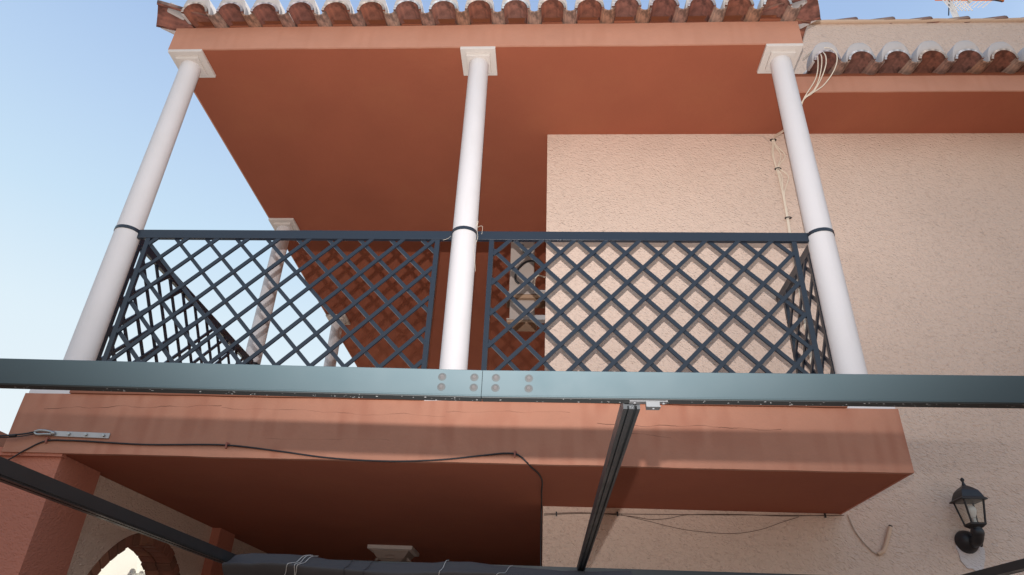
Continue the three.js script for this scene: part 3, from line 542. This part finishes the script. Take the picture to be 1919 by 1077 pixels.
solo('bell_wire', tube([[2.262, 2.512, zc - 0.002], [2.270, 2.47, zc], [2.283, 2.425, zc], [2.315, 2.365, zc], [2.36, 2.312, zc], [2.381, 2.300, zc]], 0.0035, 50, 8), M.cablewall, 'peach painted wire curving down the wall below the slab corner', 'wire');
{
  const t = thing('conduit_stub', 'cream conduit stub with a black disc as the shade in its mouth, on the lower wall', 'conduit', [0, 0, 0]);
  part('pipe', tube([[2.384, 2.300, ZW + 0.006], [2.41, 2.312, ZW + 0.012], [2.43, 2.34, ZW + 0.014], [2.455, 2.39, ZW + 0.016], [2.482, 2.448, ZW + 0.017]], 0.0110, 30, 12), M.conduit, t);
  part('mouth_shade_disc', new THREE.CylinderGeometry(0.0107, 0.0107, 0.006, 14).rotateZ(-0.45).translate(2.4838, 2.4515, ZW + 0.017), M.black, t);  // black disc closes the pipe, its colour stands for the shade inside
}
// pale cable bundle at the right corner
{
  const lb = ['pale cable looping widest from the tile eave to the right column', 'pale cable hanging straight from the tile eave beside the right column', 'pale cable hanging second from the column, below the tile eave', 'pale cable bowing gently in the bundle below the tile eave'];
  const end = [[2.33, 5.31, -0.40], [2.30, 5.22, -0.52], [2.272, 5.30, -0.72], [2.262, 5.376, -0.885]];
  const mids = [[[2.50, 5.80, -0.36], [2.57, 5.745, -0.30], [2.60, 5.66, -0.29], [2.575, 5.55, -0.31], [2.49, 5.43, -0.36]], [[2.49, 5.79, -0.36], [2.475, 5.66, -0.32], [2.445, 5.50, -0.35]], [[2.49, 5.80, -0.37], [2.505, 5.68, -0.32], [2.47, 5.50, -0.36], [2.42, 5.40, -0.38]], [[2.495, 5.80, -0.37], [2.525, 5.70, -0.31], [2.52, 5.60, -0.31], [2.47, 5.47, -0.36], [2.40, 5.37, -0.39]]];
  mids.forEach((m, i) => { const o = i * 0.008; solo('aerial_cable', tube([[2.46, 5.86, -0.5], ...m, ...end.map(e => [e[0] + o * 0.7, e[1] + o, e[2] + o * 0.2]),
    [2.258 + o, 5.33, ZW + 0.012], [2.240 + o * (i > 1 ? 4 : 1), 5.24 - o, ZW + 0.012], [2.248 + o * 0.8, 5.10, ZW + 0.012], [2.253 + o * (i % 2 ? 3 : 0.6), 5.02, ZW + 0.012], [2.257 + o * 0.6, 4.85, ZW + 0.011], [2.252 + o * 0.5, 4.62, ZW + 0.011], [2.247 + o * 0.5, 4.5, ZW + 0.011], [2.235 + o * 0.5, 4.0, ZW + 0.011], [2.22 + o * 0.5, 3.5, ZW + 0.011], [2.21 + o * 0.5, 2.86, ZW + 0.011]], 0.0042, 240, 7), M.cablelight, lb[i], 'cable', 'pale aerial cables at the right corner'); });
  [[2.262, 5.376, 'topmost'], [2.254, 5.085, 'second from the top'], [2.256, 4.622, 'just above the railing']].forEach(([x, y, w]) => solo('cable_tie', new THREE.TorusGeometry(0.019, 0.0045, 6, 18).rotateX(Math.PI / 2 + 0.1).scale(1.15, 1, 0.75).translate(x + 0.006, y, ZW + 0.014), M.black, 'black tie round the pale cables on the wall, ' + w, 'cable tie', 'ties of the pale cables'));
  solo('wire', tube([[1.95, 5.437, ZW + 0.005], [2.12, 5.435, ZW + 0.005], [2.20, 5.42, ZW + 0.006], [2.235, 5.36, ZW + 0.007]], 0.003, 30, 6), M.cablewall, 'thin peach wire along the top of the wall behind the right column', 'wire');
}
// frayed threads at the middle clamp
{
  const th = thing('loose_thread', 'pale loose threads tied at the middle column clamp', 'thread', [0, 0, 0]);
  const m = M.cablelight;
  part('strand', tube([[0.074, 3.96, -0.06], [0.085, 3.99, -0.05], [0.082, 3.93, -0.05], [0.09, 3.87, -0.05], [0.078, 3.82, -0.05]], 0.0012, 30, 5), m, th);
  part('strand', tube([[0.08, 3.95, -0.06], [0.11, 3.96, -0.06], [0.112, 3.90, -0.06]], 0.0009, 20, 5), m, th);
  part('strand', tube([[0.076, 3.88, -0.06], [0.07, 3.80, -0.04], [0.082, 3.72, -0.04], [0.092, 3.63, -0.04]], 0.0009, 30, 5), m, th);
  part('strand', tube([[-0.074, 3.90, -0.08], [-0.09, 3.86, -0.05], [-0.115, 3.85, -0.05]], 0.0009, 20, 5), m, th);
}
// ------------------------------------------------------------------ television aerial behind the parapet
{
  const A = thing('television_aerial', 'white and orange television aerial above the right roof edge', 'aerial', [5.0, 6.6, -2.0]);
  part('mast', rod([0.01, 0, 0], [0, 2.6, 0], 0.03, 10), M.aerial, A);
  const bx = new THREE.Vector3(1, -0.35, 0.25).normalize(), o = V(0.0, 1.84, 0.03);
  const at = (t, y = 0, z = 0) => { const p = o.clone().addScaledVector(bx, t); return [p.x, p.y + y, p.z + z]; };
  part('boom', rod(at(-0.15), at(0.5), 0.016), M.aerialred, A);
  part('boom', rod(at(0.05, 0.05, 0.12), at(0.50, 0.10, 0.1), 0.014), M.aerial, A); part('boom', rod(at(0.1, -0.06, 0.1), at(0.44, -0.10, 0.05), 0.009), M.black, A);
  part('boom_end', rod(at(0.50, 0.10, 0.1), at(0.44, -0.10, 0.05), 0.018), M.aerialred, A);
  part('dipole_box', rbox(-0.08, 0.08, -0.04, 0.04, -0.03, 0.03, 0.008).rotateZ(-0.35).translate(0.14, 1.87, 0.07), M.aerialred, A);
  for (let k = 0; k < 8; k++) { const a = at(0.12 + k * 0.045, 0.07, 0.0); part('element', rod([a[0], a[1] + 0.05, a[2] - 0.2], [a[0] + 0.02, a[1] - 0.12, a[2] + 0.2], 0.006, 5), M.aerial, A); }
  part('cross_arm', rod([0.12, 1.70, 0.1], [0.42, 1.95, 0.2], 0.019), M.aerial, A);
  for (let k = 0; k < 7; k++) { const x = -0.11 + k * 0.036; part('reflector_rod', rod([x - 0.02, 1.92, 0.05], [x + 0.06, 1.62, 0.05], 0.0065, 5), M.aerial, A); }
  part('reflector_rod', rod([-0.13, 1.86, 0.05], [0.1, 1.93, 0.05], 0.005, 5), M.black, A); part('stay', rod([-0.10, 1.56, 0.04], [-0.03, 1.80, 0.04], 0.006, 6), M.black, A);
  part('roof_deck', box(-2.5, 2.4, -0.1, 0, -5, 0.8), M.floortile, house).position.set(5.0, 6.6, -2.0);
}
// ------------------------------------------------------------------ sunlit neighbour seen through the arch
{
  const N = thing('neighbour_house', 'sunlit cream neighbouring house glimpsed through the brick arch', 'house', [-7.2, 0, -6]);
  part('wall', box(-2, 2, 0, 3.6, -3, 2.2), M.cream, N); part('annexe', box(-1.9, 2.45, 0, 2.72, -6, -0.62), M.cream, N);
  const rf = part('roof', metreUV((() => { const g = prism([[-2.3, 3.58], [2.3, 3.58], [0, 4.4]], 5.6); g.translate(0, 0, -3.2); return g; })()), M.floortile, N);
  for (let k = 0; k < 9; k++) { const o = part('roof_tile', coverG[k % 3], M.clay[3], N); o.position.set(2.50, 2.74, -0.72 - k * 0.24); o.rotation.set(0.2, Math.PI / 2, 0, 'YXZ'); }
}
// ------------------------------------------------------------------ the flash unit itself, behind and above the lens
{
  const F = thing('flash_stand', 'black photo flash on a light stand where the photographer stands', 'flash', [0.5134, 0.02, 3.56]);
  part('pole', rod([0, 0.02, 0], [0, 1.62, 0], 0.012, 10), M.black, F);
  for (let k = 0; k < 3; k++) { const a = k * 2.094 + 0.5; part('leg', rod([0, 0.35, 0], [Math.sin(a) * 0.35, 0.008, Math.cos(a) * 0.35], 0.009, 8), M.black, F); }
  const h = part('flash_head', rbox(-0.038, 0.038, -0.028, 0.028, -0.06, 0.05, 0.006), M.black, F); h.position.set(FLASH.x - 0.5134 - AIM.x * 0.09, FLASH.y - 0.02 - AIM.y * 0.09, FLASH.z - 3.56 - AIM.z * 0.09); h.lookAt(h.getWorldPosition(V(0, 0, 0)).addScaledVector(AIM, -1));
  const e = part('flash_window', rbox(-0.033, 0.033, -0.022, 0.022, -0.066, -0.0605, 0.002), std({ color: 0xffffff, emissive: 0xffffff, emissiveIntensity: 1.5 }), h);
}
renderer.render(scene, camera);
